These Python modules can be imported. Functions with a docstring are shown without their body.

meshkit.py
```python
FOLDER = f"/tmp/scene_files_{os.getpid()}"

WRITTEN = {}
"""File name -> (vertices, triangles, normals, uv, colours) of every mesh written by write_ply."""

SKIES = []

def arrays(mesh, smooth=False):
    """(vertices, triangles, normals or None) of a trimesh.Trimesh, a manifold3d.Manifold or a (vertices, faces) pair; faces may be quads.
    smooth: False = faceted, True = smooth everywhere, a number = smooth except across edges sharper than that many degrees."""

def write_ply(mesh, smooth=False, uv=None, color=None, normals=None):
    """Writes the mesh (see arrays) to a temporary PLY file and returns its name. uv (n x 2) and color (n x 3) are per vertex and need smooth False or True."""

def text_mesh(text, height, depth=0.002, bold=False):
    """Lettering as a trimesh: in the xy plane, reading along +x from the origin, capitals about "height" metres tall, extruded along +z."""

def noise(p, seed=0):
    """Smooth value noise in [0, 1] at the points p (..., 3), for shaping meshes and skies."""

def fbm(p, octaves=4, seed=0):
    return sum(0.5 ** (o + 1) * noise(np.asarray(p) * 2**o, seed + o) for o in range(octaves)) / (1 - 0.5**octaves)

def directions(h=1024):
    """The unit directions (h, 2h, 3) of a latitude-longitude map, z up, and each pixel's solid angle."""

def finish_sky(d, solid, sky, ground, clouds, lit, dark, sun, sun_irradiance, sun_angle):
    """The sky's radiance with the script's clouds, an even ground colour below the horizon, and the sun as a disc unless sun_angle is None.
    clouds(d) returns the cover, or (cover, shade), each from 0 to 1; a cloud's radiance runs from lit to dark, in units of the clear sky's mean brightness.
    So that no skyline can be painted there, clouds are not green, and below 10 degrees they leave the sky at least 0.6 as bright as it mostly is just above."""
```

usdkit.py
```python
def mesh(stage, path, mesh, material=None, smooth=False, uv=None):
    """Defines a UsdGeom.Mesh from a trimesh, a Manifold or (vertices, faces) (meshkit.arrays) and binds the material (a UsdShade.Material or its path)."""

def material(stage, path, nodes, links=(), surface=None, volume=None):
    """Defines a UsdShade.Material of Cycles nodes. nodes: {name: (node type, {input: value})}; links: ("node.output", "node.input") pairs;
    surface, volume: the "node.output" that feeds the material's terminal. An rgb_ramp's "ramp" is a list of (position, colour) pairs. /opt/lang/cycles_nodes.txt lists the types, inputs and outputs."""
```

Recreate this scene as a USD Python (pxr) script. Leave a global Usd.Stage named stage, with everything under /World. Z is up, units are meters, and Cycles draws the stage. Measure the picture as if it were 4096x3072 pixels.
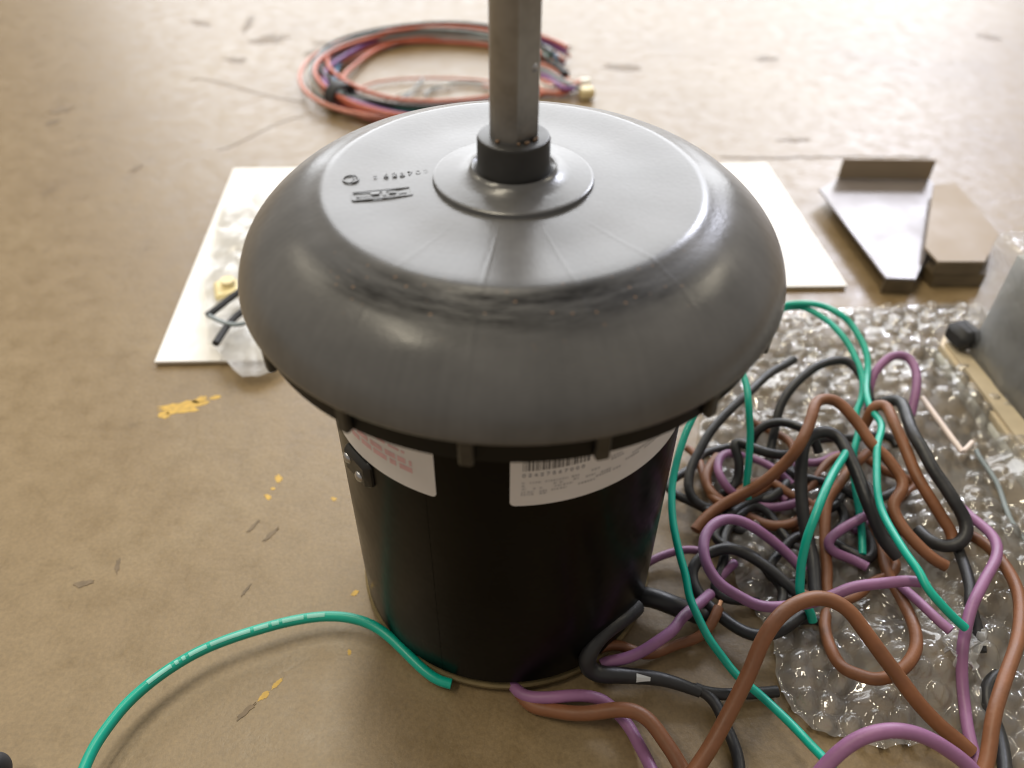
import math, random
import numpy as np, trimesh, usdkit, meshkit
from scipy.interpolate import CubicSpline
from scipy.ndimage import gaussian_filter1d
from shapely.geometry import Polygon
from pxr import Usd, UsdGeom, UsdLux, UsdShade, Gf, Sdf

stage = Usd.Stage.CreateInMemory()
UsdGeom.SetStageUpAxis(stage, UsdGeom.Tokens.z)
UsdGeom.SetStageMetersPerUnit(stage, 1.0)
UsdGeom.Xform.Define(stage, '/World')
rng = np.random.default_rng(11)

# ------------------------------------------------------------------ camera
CAM = np.array([0.0, -0.24685, 0.34628])
FW = np.array([0.00458618, 0.74209326, -0.67028095])
RT = np.array([0.99996499, 0.0012884, 0.00826837])
UP = np.array([-0.00699949, 0.67029541, 0.74206137])
F = 3185.0
cam = UsdGeom.Camera.Define(stage, '/World/camera')
cam.AddTransformOp().Set(Gf.Matrix4d(*RT, 0, *UP, 0, *(-FW), 0, *CAM, 1))
cam.CreateHorizontalApertureAttr(36.0); cam.CreateVerticalApertureAttr(27.0)
cam.CreateFocalLengthAttr(36.0 * F / 4096)
cam.CreateClippingRangeAttr(Gf.Vec2f(0.01, 200))
cam.CreateFStopAttr(6.5); cam.CreateFocusDistanceAttr(0.33)
cam.CreateExposureAttr(0.34)

# ------------------------------------------------------------------ light of the hall
amb = UsdLux.DomeLight.Define(stage, '/World/room_light')
am = usdkit.material(stage, '/World/Looks/room_glow', {'b': ('background_shader', {'color': (1.0, 0.93, 0.84), 'strength': 0.29})}, surface='b.background')
UsdShade.MaterialBindingAPI.Apply(amb.GetPrim()).Bind(am)

def rect(name, loc, w, h, rx, ry, rz, col, inten):
    l = UsdLux.RectLight.Define(stage, '/World/' + name)
    l.AddTranslateOp().Set(Gf.Vec3d(*loc)); l.AddRotateXYZOp().Set(Gf.Vec3f(rx, ry, rz))
    l.CreateWidthAttr(w); l.CreateHeightAttr(h); l.CreateColorAttr(Gf.Vec3f(*col)); l.CreateIntensityAttr(inten)
    return l
# the bright doorway at the far end of the hall, and rows of ceiling tubes
rect('doorway_light', (0.35, 6.0, 3.1), 6.5, 5.0, -90, 0, 0, (0.95, 0.97, 1.0), 4.1)
rect('high_window_light', (3.3, 5.6, 4.0), 1.5, 1.2, -90, 0, 0, (0.82, 0.85, 1.0), 30.0)
for i, (x, y) in enumerate([(-2.0, -0.3), (-0.5, 1.2), (-4.2, 2.4), (4.2, 2.2)]):
    rect('ceiling_tube_light_%03d' % (i + 1), (x, y, 3.6), 0.35, 1.5, 0, 0, 0, (1.0, 0.90, 0.70), 25.0)

# ------------------------------------------------------------------ helpers
used = {}
def numbered(parent, name):
    k = (parent, name); n = used.get(k, 0); used[k] = n + 1
    return parent + '/' + (name if n == 0 else '%s_%03d' % (name, n))
def tag(o, label=None, cat=None, group=None, kind=None):
    p = o.GetPrim() if hasattr(o, 'GetPrim') else o
    for k, v in (('label', label), ('category', cat), ('group', group), ('kind', kind)):
        if v: p.SetCustomDataByKey(k, v)
    return p
ORIG = {'/World': np.zeros(3)}
def thing(name, label, cat, loc=(0, 0, 0), group=None):
    path = numbered('/World', name)
    x = UsdGeom.Xform.Define(stage, path); x.AddTranslateOp().Set(Gf.Vec3d(*map(float, loc)))
    ORIG[path] = np.array(loc, float)
    tag(x, label, cat, group)
    return path
def obj(name, mesh, mat, parent='/World', smooth=False, label=None):
    path = numbered(parent, name)
    o = ORIG[parent]; ORIG[path] = o
    if isinstance(mesh, trimesh.Trimesh): v, f = np.array(mesh.vertices), np.array(mesh.faces)
    elif hasattr(mesh, 'to_mesh'):
        m_ = mesh.to_mesh(); v, f = np.array(m_.vert_properties[:, :3], float), np.array(m_.tri_verts)
    else: v, f = np.asarray(mesh[0], float), np.asarray(mesh[1])
    usdkit.mesh(stage, path, (v - o, f), M[mat], smooth=smooth)
    if label: tag(stage.GetPrimAtPath(path), label)
    return path
def P(path): return stage.GetPrimAtPath(path)

def U(x, y, z=0.0):
    """the point at height z seen at (x, y) of the 4096 x 3072 picture"""
    d = FW + RT * ((x - 2048) / F) + UP * ((1536 - y) / F)
    return CAM + d * ((z - CAM[2]) / d[2])

def tube(pts, r, n=10, seg=6, caps=True, rvar=None, stiff=0.0032):
    pts = np.asarray(pts, float)
    keep = np.r_[True, np.linalg.norm(np.diff(pts, axis=0), axis=1) > 1e-5]; pts = pts[keep]
    t = np.r_[0, np.cumsum(np.sqrt(np.linalg.norm(np.diff(pts, axis=0), axis=1)))]
    cs = CubicSpline(t, pts)
    c = cs(np.linspace(0, t[-1], 40 * len(pts)))
    al = np.r_[0, np.cumsum(np.linalg.norm(np.diff(c, axis=0), axis=1))]
    m0 = int(np.clip(al[-1] / 0.0016, 10, 420)); un = np.linspace(0, al[-1], m0)
    c = np.stack([np.interp(un, al, c[:, q_]) for q_ in range(3)], 1)
    sg = stiff / (al[-1] / (m0 - 1))     # a stiff wire has no sharp wiggles
    if sg > 0.3:
        e0, e1 = c[0].copy(), c[-1].copy()
        ln_ = e0 + (e1 - e0) * np.linspace(0, 1, m0)[:, None]
        dlt = c - ln_; ext = np.concatenate([-dlt[:0:-1], dlt, -dlt[-2::-1]])
        c = ln_ + gaussian_filter1d(ext, sg, axis=0)[m0 - 1:2 * m0 - 1]
    T = np.gradient(c, axis=0); T /= np.linalg.norm(T, axis=1, keepdims=True)
    N = np.zeros_like(c); a = np.array([0, 0, 1.0])
    if abs(T[0] @ a) > 0.9: a = np.array([1.0, 0, 0])
    nrm = a - T[0] * (a @ T[0]); nrm /= np.linalg.norm(nrm)
    for i in range(len(c)):
        nrm = nrm - T[i] * (nrm @ T[i]); nrm /= np.linalg.norm(nrm); N[i] = nrm
    B = np.cross(T, N)
    ph = np.linspace(0, 2 * np.pi, n, endpoint=False)
    rr = r if rvar is None else r * rvar(np.linspace(0, 1, len(c)))[:, None, None]
    V = c[:, None] + rr * (np.cos(ph)[None, :, None] * N[:, None] + np.sin(ph)[None, :, None] * B[:, None])
    V = V.reshape(-1, 3)
    m = len(c); f = []
    i = np.arange(m - 1)[:, None] * n; j = np.arange(n)[None]; j2 = (j + 1) % n
    f = np.concatenate([np.stack([i + j, i + j2, i + n + j2], -1).reshape(-1, 3), np.stack([i + j, i + n + j2, i + n + j], -1).reshape(-1, 3)])
    if caps:
        V = np.vstack([V, c[0] - T[0] * r * 0.15, c[-1] + T[-1] * r * 0.15]); e = len(V)
        q = np.arange(n); q2 = (q + 1) % n
        f = np.concatenate([f, np.stack([np.full(n, e - 2), q2, q], -1), np.stack([np.full(n, e - 1), (m - 1) * n + q, (m - 1) * n + q2], -1)])
    return V, f, c, T

def rbox(sx, sy, sz, b=0.001, seg=None):
    """box with chamfered edges, centred"""
    import manifold3d as m3
    s = np.array([sx, sy, sz]) / 2
    pts = []
    for a in (-1, 1):
        for bb in (-1, 1):
            for c in (-1, 1):
                for k in range(3):
                    v = (s - b) * np.array([a, bb, c]); v[k] += b * (a, bb, c)[k]; pts.append(v)
    return trimesh.Trimesh(np.array(pts), process=False).convex_hull
def moved(m, loc, rz=0, R=None):
    m = m.copy(); T = np.eye(4)
    c, s = math.cos(rz), math.sin(rz)
    T[:3, :3] = np.array([[c, -s, 0], [s, c, 0], [0, 0, 1]]) if R is None else R
    T[:3, 3] = loc; m.apply_transform(T); return m
def slab(poly, z0, z1, b=0.0006):
    """flat sheet with the outline poly and a little chamfer"""
    p = Polygon(poly)
    if not p.exterior.is_ccw: p = Polygon(list(p.exterior.coords)[::-1])
    pi = p.buffer(-b, join_style=2)
    m = [trimesh.creation.extrude_polygon(p, (z1 - z0) - b, engine='earcut')]
    top = trimesh.creation.extrude_polygon(pi, b, engine='earcut'); top.apply_translation([0, 0, z1 - z0 - b + 1e-5])
    m.append(top)
    m = trimesh.util.concatenate(m); m.apply_translation([0, 0, z0]); return m
def revolve(prof, n=96, cx=0.0, cy=0.0):
    m = trimesh.creation.revolve(np.asarray(prof, float), sections=n); m.apply_translation([cx, cy, 0]); return m
def vnoise(p, s, seed=0, oct=3): return meshkit.fbm(np.asarray(p) * s, oct, seed) - 0.5

# ------------------------------------------------------------------ materials
M = {}
def mat(name, nodes, links, surface): M[name] = usdkit.material(stage, '/World/Looks/' + name, nodes, links, surface=surface)
def plain(name, col, rough=0.5, metallic=0.0, var=0.15, scale=60, bump=0.0, bscale=400, spec=0.5, coat=0.0):
    c = np.array(col)
    n = {'g': ('texture_coordinate', {}), 'n': ('noise_texture', {'scale': scale, 'detail': 5.0}),
         'r': ('rgb_ramp', {'ramp': [(0.3, tuple(c * (1 - var))), (0.7, tuple(np.minimum(c * (1 + var), 0.95)))]}),
         'rr': ('map_range', {'from_min': 0.3, 'from_max': 0.7, 'to_min': max(rough - 0.07, 0.03), 'to_max': rough + 0.07}),
         'p': ('principled_bsdf', {'metallic': metallic, 'specular_ior_level': spec, 'coat_weight': coat})}
    l = [('g.object', 'n.vector'), ('n.fac', 'r.fac'), ('r.color', 'p.base_color'), ('n.fac', 'rr.value'), ('rr.result', 'p.roughness')]
    if bump:
        n['bn'] = ('noise_texture', {'scale': bscale, 'detail': 3.0}); n['b'] = ('bump', {'strength': 0.5, 'distance': bump})
        l += [('g.object', 'bn.vector'), ('bn.fac', 'b.height'), ('b.normal', 'p.normal')]
    mat(name, n, l, 'p.BSDF')

# concrete: trowelled, sealed, stained
mat('concrete', {
    'g': ('geometry', {}),
    'n1': ('noise_texture', {'scale': 5.0, 'detail': 8.0, 'roughness': 0.6, 'distortion': 0.4}),
    'n2': ('noise_texture', {'scale': 60.0, 'detail': 6.0, 'roughness': 0.7}),
    'n3': ('noise_texture', {'scale': 500.0, 'detail': 3.0, 'roughness': 0.7}),
    'n4': ('noise_texture', {'scale': 34.0, 'detail': 6.0, 'roughness': 0.65, 'distortion': 1.0}),
    'r1': ('rgb_ramp', {'ramp': [(0.25, (0.150, 0.095, 0.038)), (0.42, (0.200, 0.135, 0.060)), (0.58, (0.216, 0.149, 0.069)), (0.75, (0.255, 0.188, 0.100))]}),
    'r2': ('rgb_ramp', {'ramp': [(0.25, (0.84, 0.83, 0.82)), (0.52, (1, 1, 1)), (0.8, (1.12, 1.12, 1.13))]}),
    'r3': ('rgb_ramp', {'ramp': [(0.3, (0.84, 0.83, 0.82)), (0.68, (1.13, 1.13, 1.13))]}),
    'r4': ('rgb_ramp', {'ramp': [(0.27, (0.80, 0.78, 0.76)), (0.36, (1, 1, 1)), (1, (1, 1, 1))]}),
    'm1': ('mix', {'mix_type': 'multiply', 'fac': 1.0}), 'm2': ('mix', {'mix_type': 'multiply', 'fac': 1.0}), 'm3': ('mix', {'mix_type': 'multiply', 'fac': 1.0}),
    'rr': ('map_range', {'from_min': 0.3, 'from_max': 0.7, 'to_min': 0.34, 'to_max': 0.52}),
    'bp': ('bump', {'strength': 0.35, 'distance': 0.0012}),
    'p': ('principled_bsdf', {'specular_ior_level': 0.8})},
    [('g.position', 'n1.vector'), ('g.position', 'n2.vector'), ('g.position', 'n3.vector'), ('g.position', 'n4.vector'), ('n1.fac', 'r1.fac'), ('n2.fac', 'r2.fac'), ('n3.fac', 'r3.fac'), ('n4.fac', 'r4.fac'),
     ('r1.color', 'm1.color1'), ('r2.color', 'm1.color2'), ('m1.color', 'm2.color1'), ('r3.color', 'm2.color2'), ('m2.color', 'm3.color1'), ('r4.color', 'm3.color2'),
     ('m3.color', 'p.base_color'), ('n2.fac', 'rr.value'), ('rr.result', 'p.roughness'), ('n2.fac', 'bp.height'), ('bp.normal', 'p.normal')], 'p.BSDF')
plain('stain', (0.168, 0.120, 0.070), 0.55, var=0.3, scale=120)
plain('crack_dark', (0.19, 0.155, 0.12), 0.7, var=0.3, scale=120)
plain('yellow_paint', (0.55, 0.35, 0.07), 0.6, var=0.2, scale=300)
# black moulded plastic of the cap: dusty, with scuffs and a front shoulder band: dirt plus a dark reflection painted in
mat('cap_plastic', {
    'g': ('texture_coordinate', {}), 'n': ('noise_texture', {'scale': 45.0, 'detail': 6.0, 'roughness': 0.6}),
    'n2': ('noise_texture', {'scale': 700.0, 'detail': 3.0}),
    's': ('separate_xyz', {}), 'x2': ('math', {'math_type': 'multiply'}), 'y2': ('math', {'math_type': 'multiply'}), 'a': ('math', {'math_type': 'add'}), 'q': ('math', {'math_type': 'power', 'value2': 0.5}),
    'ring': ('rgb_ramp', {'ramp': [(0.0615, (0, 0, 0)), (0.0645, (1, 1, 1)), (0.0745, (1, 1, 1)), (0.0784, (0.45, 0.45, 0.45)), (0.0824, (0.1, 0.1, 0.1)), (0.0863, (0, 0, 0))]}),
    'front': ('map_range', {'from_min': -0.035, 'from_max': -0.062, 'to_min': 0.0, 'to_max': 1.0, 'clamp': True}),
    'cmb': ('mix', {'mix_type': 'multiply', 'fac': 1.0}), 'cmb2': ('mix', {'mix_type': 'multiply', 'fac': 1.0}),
    'nz': ('noise_texture', {'scale': 1.0, 'detail': 5.0, 'roughness': 0.7}),
    'at': ('math', {'math_type': 'arctan2'}), 'qk': ('math', {'math_type': 'multiply', 'value2': 330.0}), 'ak': ('math', {'math_type': 'multiply', 'value2': 3.5}), 'cv': ('combine_xyz', {}),
    'qk2': ('math', {'math_type': 'multiply', 'value2': 30.0}), 'ak2': ('math', {'math_type': 'multiply', 'value2': 42.0}), 'cv2': ('combine_xyz', {}),
    'nv': ('noise_texture', {'scale': 1.0, 'detail': 4.0, 'roughness': 0.6}), 'nvr': ('rgb_ramp', {'ramp': [(0.30, (0.80, 0.80, 0.80)), (0.55, (1, 1, 1)), (0.75, (1.22, 1.21, 1.20))]}), 'mv': ('mix', {'mix_type': 'multiply', 'fac': 0.3}),

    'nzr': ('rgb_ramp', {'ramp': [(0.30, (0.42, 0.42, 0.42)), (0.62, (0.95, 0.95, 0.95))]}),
    'spk': ('voronoi_texture', {'scale': 260.0, 'feature': 'f1'}), 'spr': ('rgb_ramp', {'ramp': [(0.0, (1, 1, 1)), (0.10, (1, 1, 1)), (0.15, (0, 0, 0))]}),
    'spn': ('mix', {'mix_type': 'multiply', 'fac': 1.0}),
    'base': ('rgb_ramp', {'ramp': [(0.3, (0.092, 0.091, 0.092)), (0.7, (0.122, 0.120, 0.121))]}),
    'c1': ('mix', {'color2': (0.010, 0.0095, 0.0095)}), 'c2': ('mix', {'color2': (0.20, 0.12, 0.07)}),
    'rr': ('map_range', {'from_min': 0.3, 'from_max': 0.7, 'to_min': 0.21, 'to_max': 0.31}),
    'rr2': ('mix_float', {'b': 0.50}), 'sp2': ('mix_float', {'a': 0.5, 'b': 0.07}),
    'bp': ('bump', {'strength': 0.12, 'distance': 0.0004}),
    'p': ('principled_bsdf', {'specular_ior_level': 0.5})},
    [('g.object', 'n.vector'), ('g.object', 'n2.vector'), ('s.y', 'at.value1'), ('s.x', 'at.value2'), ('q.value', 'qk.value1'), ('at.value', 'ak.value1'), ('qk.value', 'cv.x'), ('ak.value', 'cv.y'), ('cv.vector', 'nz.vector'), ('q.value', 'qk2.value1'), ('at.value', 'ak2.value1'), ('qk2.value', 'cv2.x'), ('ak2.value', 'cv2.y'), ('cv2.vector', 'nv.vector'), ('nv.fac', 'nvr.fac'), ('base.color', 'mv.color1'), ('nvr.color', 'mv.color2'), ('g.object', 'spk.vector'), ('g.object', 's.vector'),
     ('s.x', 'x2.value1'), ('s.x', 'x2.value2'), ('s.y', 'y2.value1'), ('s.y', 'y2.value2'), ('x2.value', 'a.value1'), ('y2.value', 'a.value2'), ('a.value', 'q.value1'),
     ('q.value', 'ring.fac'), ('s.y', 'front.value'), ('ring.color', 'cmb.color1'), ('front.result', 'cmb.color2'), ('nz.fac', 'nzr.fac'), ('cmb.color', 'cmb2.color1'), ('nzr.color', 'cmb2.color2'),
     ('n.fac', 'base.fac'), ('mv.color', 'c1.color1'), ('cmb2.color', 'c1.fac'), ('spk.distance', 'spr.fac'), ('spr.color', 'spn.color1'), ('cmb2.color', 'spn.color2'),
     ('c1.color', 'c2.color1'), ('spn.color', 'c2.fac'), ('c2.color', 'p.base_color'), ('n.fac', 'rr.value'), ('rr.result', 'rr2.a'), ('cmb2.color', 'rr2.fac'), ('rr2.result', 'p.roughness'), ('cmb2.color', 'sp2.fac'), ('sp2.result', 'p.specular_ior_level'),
     ('n2.fac', 'bp.height'), ('bp.normal', 'p.normal')], 'p.BSDF')
plain('black_plastic', (0.018, 0.018, 0.018), 0.45, var=0.2, scale=90)
plain('tab_plastic', (0.040, 0.036, 0.030), 0.5, var=0.3, scale=200)
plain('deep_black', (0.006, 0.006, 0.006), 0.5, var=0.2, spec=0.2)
plain('hub_black', (0.035, 0.034, 0.033), 0.42, var=0.25, scale=90)
plain('motor_black', (0.003, 0.0028, 0.0026), 0.26, var=0.2, scale=30, spec=0.10, bump=0.0002, bscale=90)
plain('shaft_steel', (0.31, 0.30, 0.29), 0.36, metallic=0.8, var=0.2, scale=80, bump=0.0001, bscale=900)
plain('brass_edge', (0.20, 0.15, 0.07), 0.5, metallic=0.4, var=0.3)
plain('rust', (0.24, 0.15, 0.09), 0.7, var=0.4, scale=400)
plain('sticker', (0.74, 0.72, 0.73), 0.45, var=0.03)
plain('red_ink', (0.72, 0.45, 0.48), 0.5, var=0.1, scale=400)
plain('grey_ink', (0.30, 0.30, 0.33), 0.5, var=0.15, scale=400)
plain('pale_ink', (0.52, 0.51, 0.53), 0.5, var=0.15, scale=400)
plain('black_ink', (0.12, 0.12, 0.13), 0.5, var=0.1)
plain('bolt_steel', (0.45, 0.45, 0.47), 0.3, metallic=0.9, var=0.1)
plain('green_pvc', (0.002, 0.36, 0.26), 0.36, var=0.10, scale=50, bump=0.0001, bscale=300)
plain('brown_pvc', (0.20, 0.078, 0.032), 0.50, var=0.18, scale=70, bump=0.0003, bscale=350)
plain('purple_pvc', (0.26, 0.115, 0.235), 0.46, var=0.14, scale=70, bump=0.0002, bscale=350)
plain('black_pvc', (0.022, 0.022, 0.024), 0.45, var=0.25, scale=70, bump=0.0003, bscale=350)
plain('wire_print', (0.22, 0.55, 0.47), 0.5, var=0.1)
plain('white_print', (0.6, 0.62, 0.63), 0.5, var=0.1)
plain('copper', (0.75, 0.42, 0.25), 0.35, metallic=0.9, var=0.2)
plain('white_sheet', (0.86, 0.85, 0.84), 0.6, var=0.02)
plain('cream_edge', (0.70, 0.60, 0.46), 0.7, var=0.1)
plain('sheet_metal', (0.19, 0.165, 0.155), 0.36, metallic=0.1, var=0.06, scale=25, spec=0.6)
plain('sheet_metal_tan', (0.27, 0.205, 0.135), 0.5, metallic=0.1, var=0.07, scale=25)
plain('brown_edge', (0.10, 0.07, 0.035), 0.55, var=0.25)
plain('grey_housing', (0.50, 0.52, 0.52), 0.45, metallic=0.1, var=0.10, scale=18)
plain('beige_rail', (0.56, 0.47, 0.33), 0.42, var=0.12, scale=40)
plain('pale_rail', (0.46, 0.46, 0.42), 0.45, var=0.1)
plain('rubber', (0.02, 0.02, 0.022), 0.6, var=0.2)
plain('pink_stick', (0.80, 0.68, 0.63), 0.45, var=0.06)
plain('orange_pvc', (0.52, 0.135, 0.075), 0.42, var=0.12)
plain('salmon_pvc', (0.62, 0.26, 0.20), 0.42, var=0.12)
plain('violet_pvc', (0.20, 0.06, 0.26), 0.42, var=0.12)
plain('grey_pvc', (0.24, 0.28, 0.30), 0.42, var=0.12)
plain('blue_pvc', (0.10, 0.26, 0.45), 0.42, var=0.12)
plain('white_pvc', (0.68, 0.66, 0.62), 0.42, var=0.08)
plain('teal_pvc', (0.03, 0.20, 0.16), 0.42, var=0.12)
plain('cream_nylon', (0.80, 0.68, 0.40), 0.45, var=0.08)
plain('pale_nylon', (0.85, 0.83, 0.76), 0.45, var=0.05)
plain('yellow_part', (0.80, 0.68, 0.36), 0.5, var=0.12)
def film(name, tint, milk, rough, milkcol=(0.8, 0.8, 0.8), bscale=120, bdist=0.002, ior=1.5):
    mat(name, {'t': ('transparent_bsdf', {'color': tint}), 'd': ('diffuse_bsdf', {'color': milkcol}), 'tl': ('translucent_bsdf', {'color': milkcol}),
               'dm': ('mix_closure', {'fac': 0.5}), 'm': ('mix_closure', {'fac': milk}),
               'tc': ('texture_coordinate', {}), 'n': ('noise_texture', {'scale': bscale, 'detail': 4.0}), 'b': ('bump', {'strength': 0.8, 'distance': bdist}),
               'f': ('fresnel', {'IOR': ior}), 'gl': ('glossy_bsdf', {'roughness': rough, 'color': (1, 1, 1)}), 'o': ('mix_closure', {})},
        [('tc.object', 'n.vector'), ('n.fac', 'b.height'), ('b.normal', 'gl.normal'), ('b.normal', 'f.normal'), ('d.BSDF', 'dm.closure1'), ('tl.BSDF', 'dm.closure2'),
         ('t.BSDF', 'm.closure1'), ('dm.closure', 'm.closure2'), ('f.fac', 'o.fac'), ('m.closure', 'o.closure1'), ('gl.BSDF', 'o.closure2')], 'o.closure')
film('bubble_film', (0.99, 0.99, 0.98), 0.25, 0.05, ior=1.7, milkcol=(0.96, 0.96, 0.96), bscale=45, bdist=0.0012)
film('clear_film', (0.95, 0.95, 0.95), 0.20, 0.14, ior=1.6)
film('bag_film', (0.93, 0.93, 0.92), 0.50, 0.25, ior=1.45, bscale=25, bdist=0.001)

# ------------------------------------------------------------------ floor
S = 7.0
g = np.array([[-S, -S, 0], [S, -S, 0], [S, S, 0], [-S, S, 0]], float)
floor = obj('floor', (g, np.array([[0, 1, 2], [0, 2, 3]])), 'concrete'); tag(P(floor), 'brown stained concrete floor', None, None, 'structure')

def blotch(pts_px, h=0.0004, jag=0.12, seed=0, n=5):
    """an irregular flat flake on the floor with the outline pts_px"""
    q = np.array([U(x, y)[:2] for x, y in pts_px])
    c = q.mean(0); out = []
    m = len(q); r = np.random.default_rng(seed)
    for i in range(m):
        for k in range(n):
            w = q[i] + (q[(i + 1) % m] - q[i]) * k / n
            out.append(c + (w - c) * (1 + jag * r.uniform(-1, 1)))
    pg = Polygon(out).buffer(0)
    if pg.geom_type != 'Polygon': pg = max(pg.geoms, key=lambda a: a.area)
    return trimesh.creation.extrude_polygon(pg, h, engine='earcut')
def ell(cx, cy, a, b, rot=0, n=10):
    t = np.linspace(0, 2 * np.pi, n, endpoint=False); c, s = math.cos(rot), math.sin(rot)
    return [(cx + a * math.cos(u) * c - b * math.sin(u) * s, cy + a * math.cos(u) * s + b * math.sin(u) * c) for u in t]
# yellow paint drips
for i, (cx, cy, a, b, rot) in enumerate([(728, 1628, 92, 22, -.12), (655, 1660, 24, 14, 0), (800, 1600, 30, 12, -.3), (862, 1590, 22, 8, -.2), (1115, 1915, 13, 15, 0), (1092, 1955, 8, 6, 0), (1072, 1988, 14, 10, .5), (1335, 1996, 10, 8, 0), (1108, 2735, 30, 9, -.85), (1055, 2785, 26, 10, -.7),
                                         (1420, 2372, 16, 9, -.5), (1398, 2610, 8, 12, 0), ]):
    obj('paint_drip', blotch(ell(cx, cy, a, b, rot, 14), 0.00012, 0.30, i, 2), 'yellow_paint', floor)
# dark scuffs and flakes of dirt
for i, (cx, cy, a, b, rot) in enumerate([(990, 98, 38, 14, -1.0), (1075, 158, 72, 15, -.12), (800, 92, 40, 9, .2), (945, 240, 42, 11, .05), (1330, 172, 66, 8, -.05), (1250, 208, 34, 9, -.3), (248, 438, 46, 13, -.2), (212, 490, 30, 8, -.3), (2485, 268, 84, 13, .08), (3070, 235, 46, 9, 0), (2270, 190, 22, 8, .3),
                                         (545, 675, 26, 8, -.4), (3180, 560, 60, 8, 0), (985, 2845, 50, 9, -.7), (3960, 150, 50, 9, .2), (1010, 2108, 34, 6, -.75), (1082, 2140, 40, 7, -.75), (335, 2335, 40, 12, -.3), (470, 2265, 9, 30, .2), (985, 2360, 30, 6, -.9)]):
    obj('scuff', blotch(ell(cx, cy, a, b, rot), 0.00025, 0.35, 40 + i, 2), 'stain', floor)
# hair cracks in the concrete
def strip(pts, w, h=0.0002):
    from shapely.geometry import LineString
    q = np.array([U(x, y)[:2] for x, y in pts]); t = np.arange(len(q)); cs = CubicSpline(t, q); tt = np.linspace(0, len(q) - 1, 10 * len(q))
    qq = cs(tt) + rng.normal(0, w * 0.25, (len(tt), 2))
    pg = LineString(qq).buffer(w / 2, cap_style=2)
    return trimesh.creation.extrude_polygon(pg, h, engine='earcut')
for pts, w in [([(760, 318), (860, 325), (1000, 365), (1220, 410)], .0022), ([(870, 600), (980, 560), (1100, 500), (1210, 470)], .0018), ([(2880, 628), (3100, 632), (3380, 628), (3720, 632)], .0035)]:
    obj('crack', strip(pts, w), 'crack_dark', floor)

# ------------------------------------------------------------------ the motor
R = 0.0718; CX = 0.0012
motor = thing('electric_motor', 'black cylindrical fan motor standing upright under a wide domed rain cap, steel shaft up', 'motor', (0, 0, 0))
body = [(0, 0.006), (R - 0.002, 0.006), (R, 0.008), (R, 0.170), (R - 0.003, 0.174), (0.02, 0.176), (0, 0.176)]
obj('body', revolve(body, 128), 'motor_black', motor, smooth=35)
obj('base_rim', revolve([(R - 0.006, 0.0028), (R + 0.0004, 0.0028), (R + 0.0010, 0.0034), (R + 0.0010, 0.0048), (R + 0.0003, 0.0056), (R - 0.006, 0.0056), (R - 0.006, 0.0028)], 128), 'brass_edge', motor, smooth=30)
obj('base_plate', revolve([(0, 0.0002), (R - 0.010, 0.0002), (R - 0.004, 0.0020), (R - 0.004, 0.0050), (0, 0.0050), (0, 0.0002)], 96), 'black_plastic', motor, smooth=30)

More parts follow.
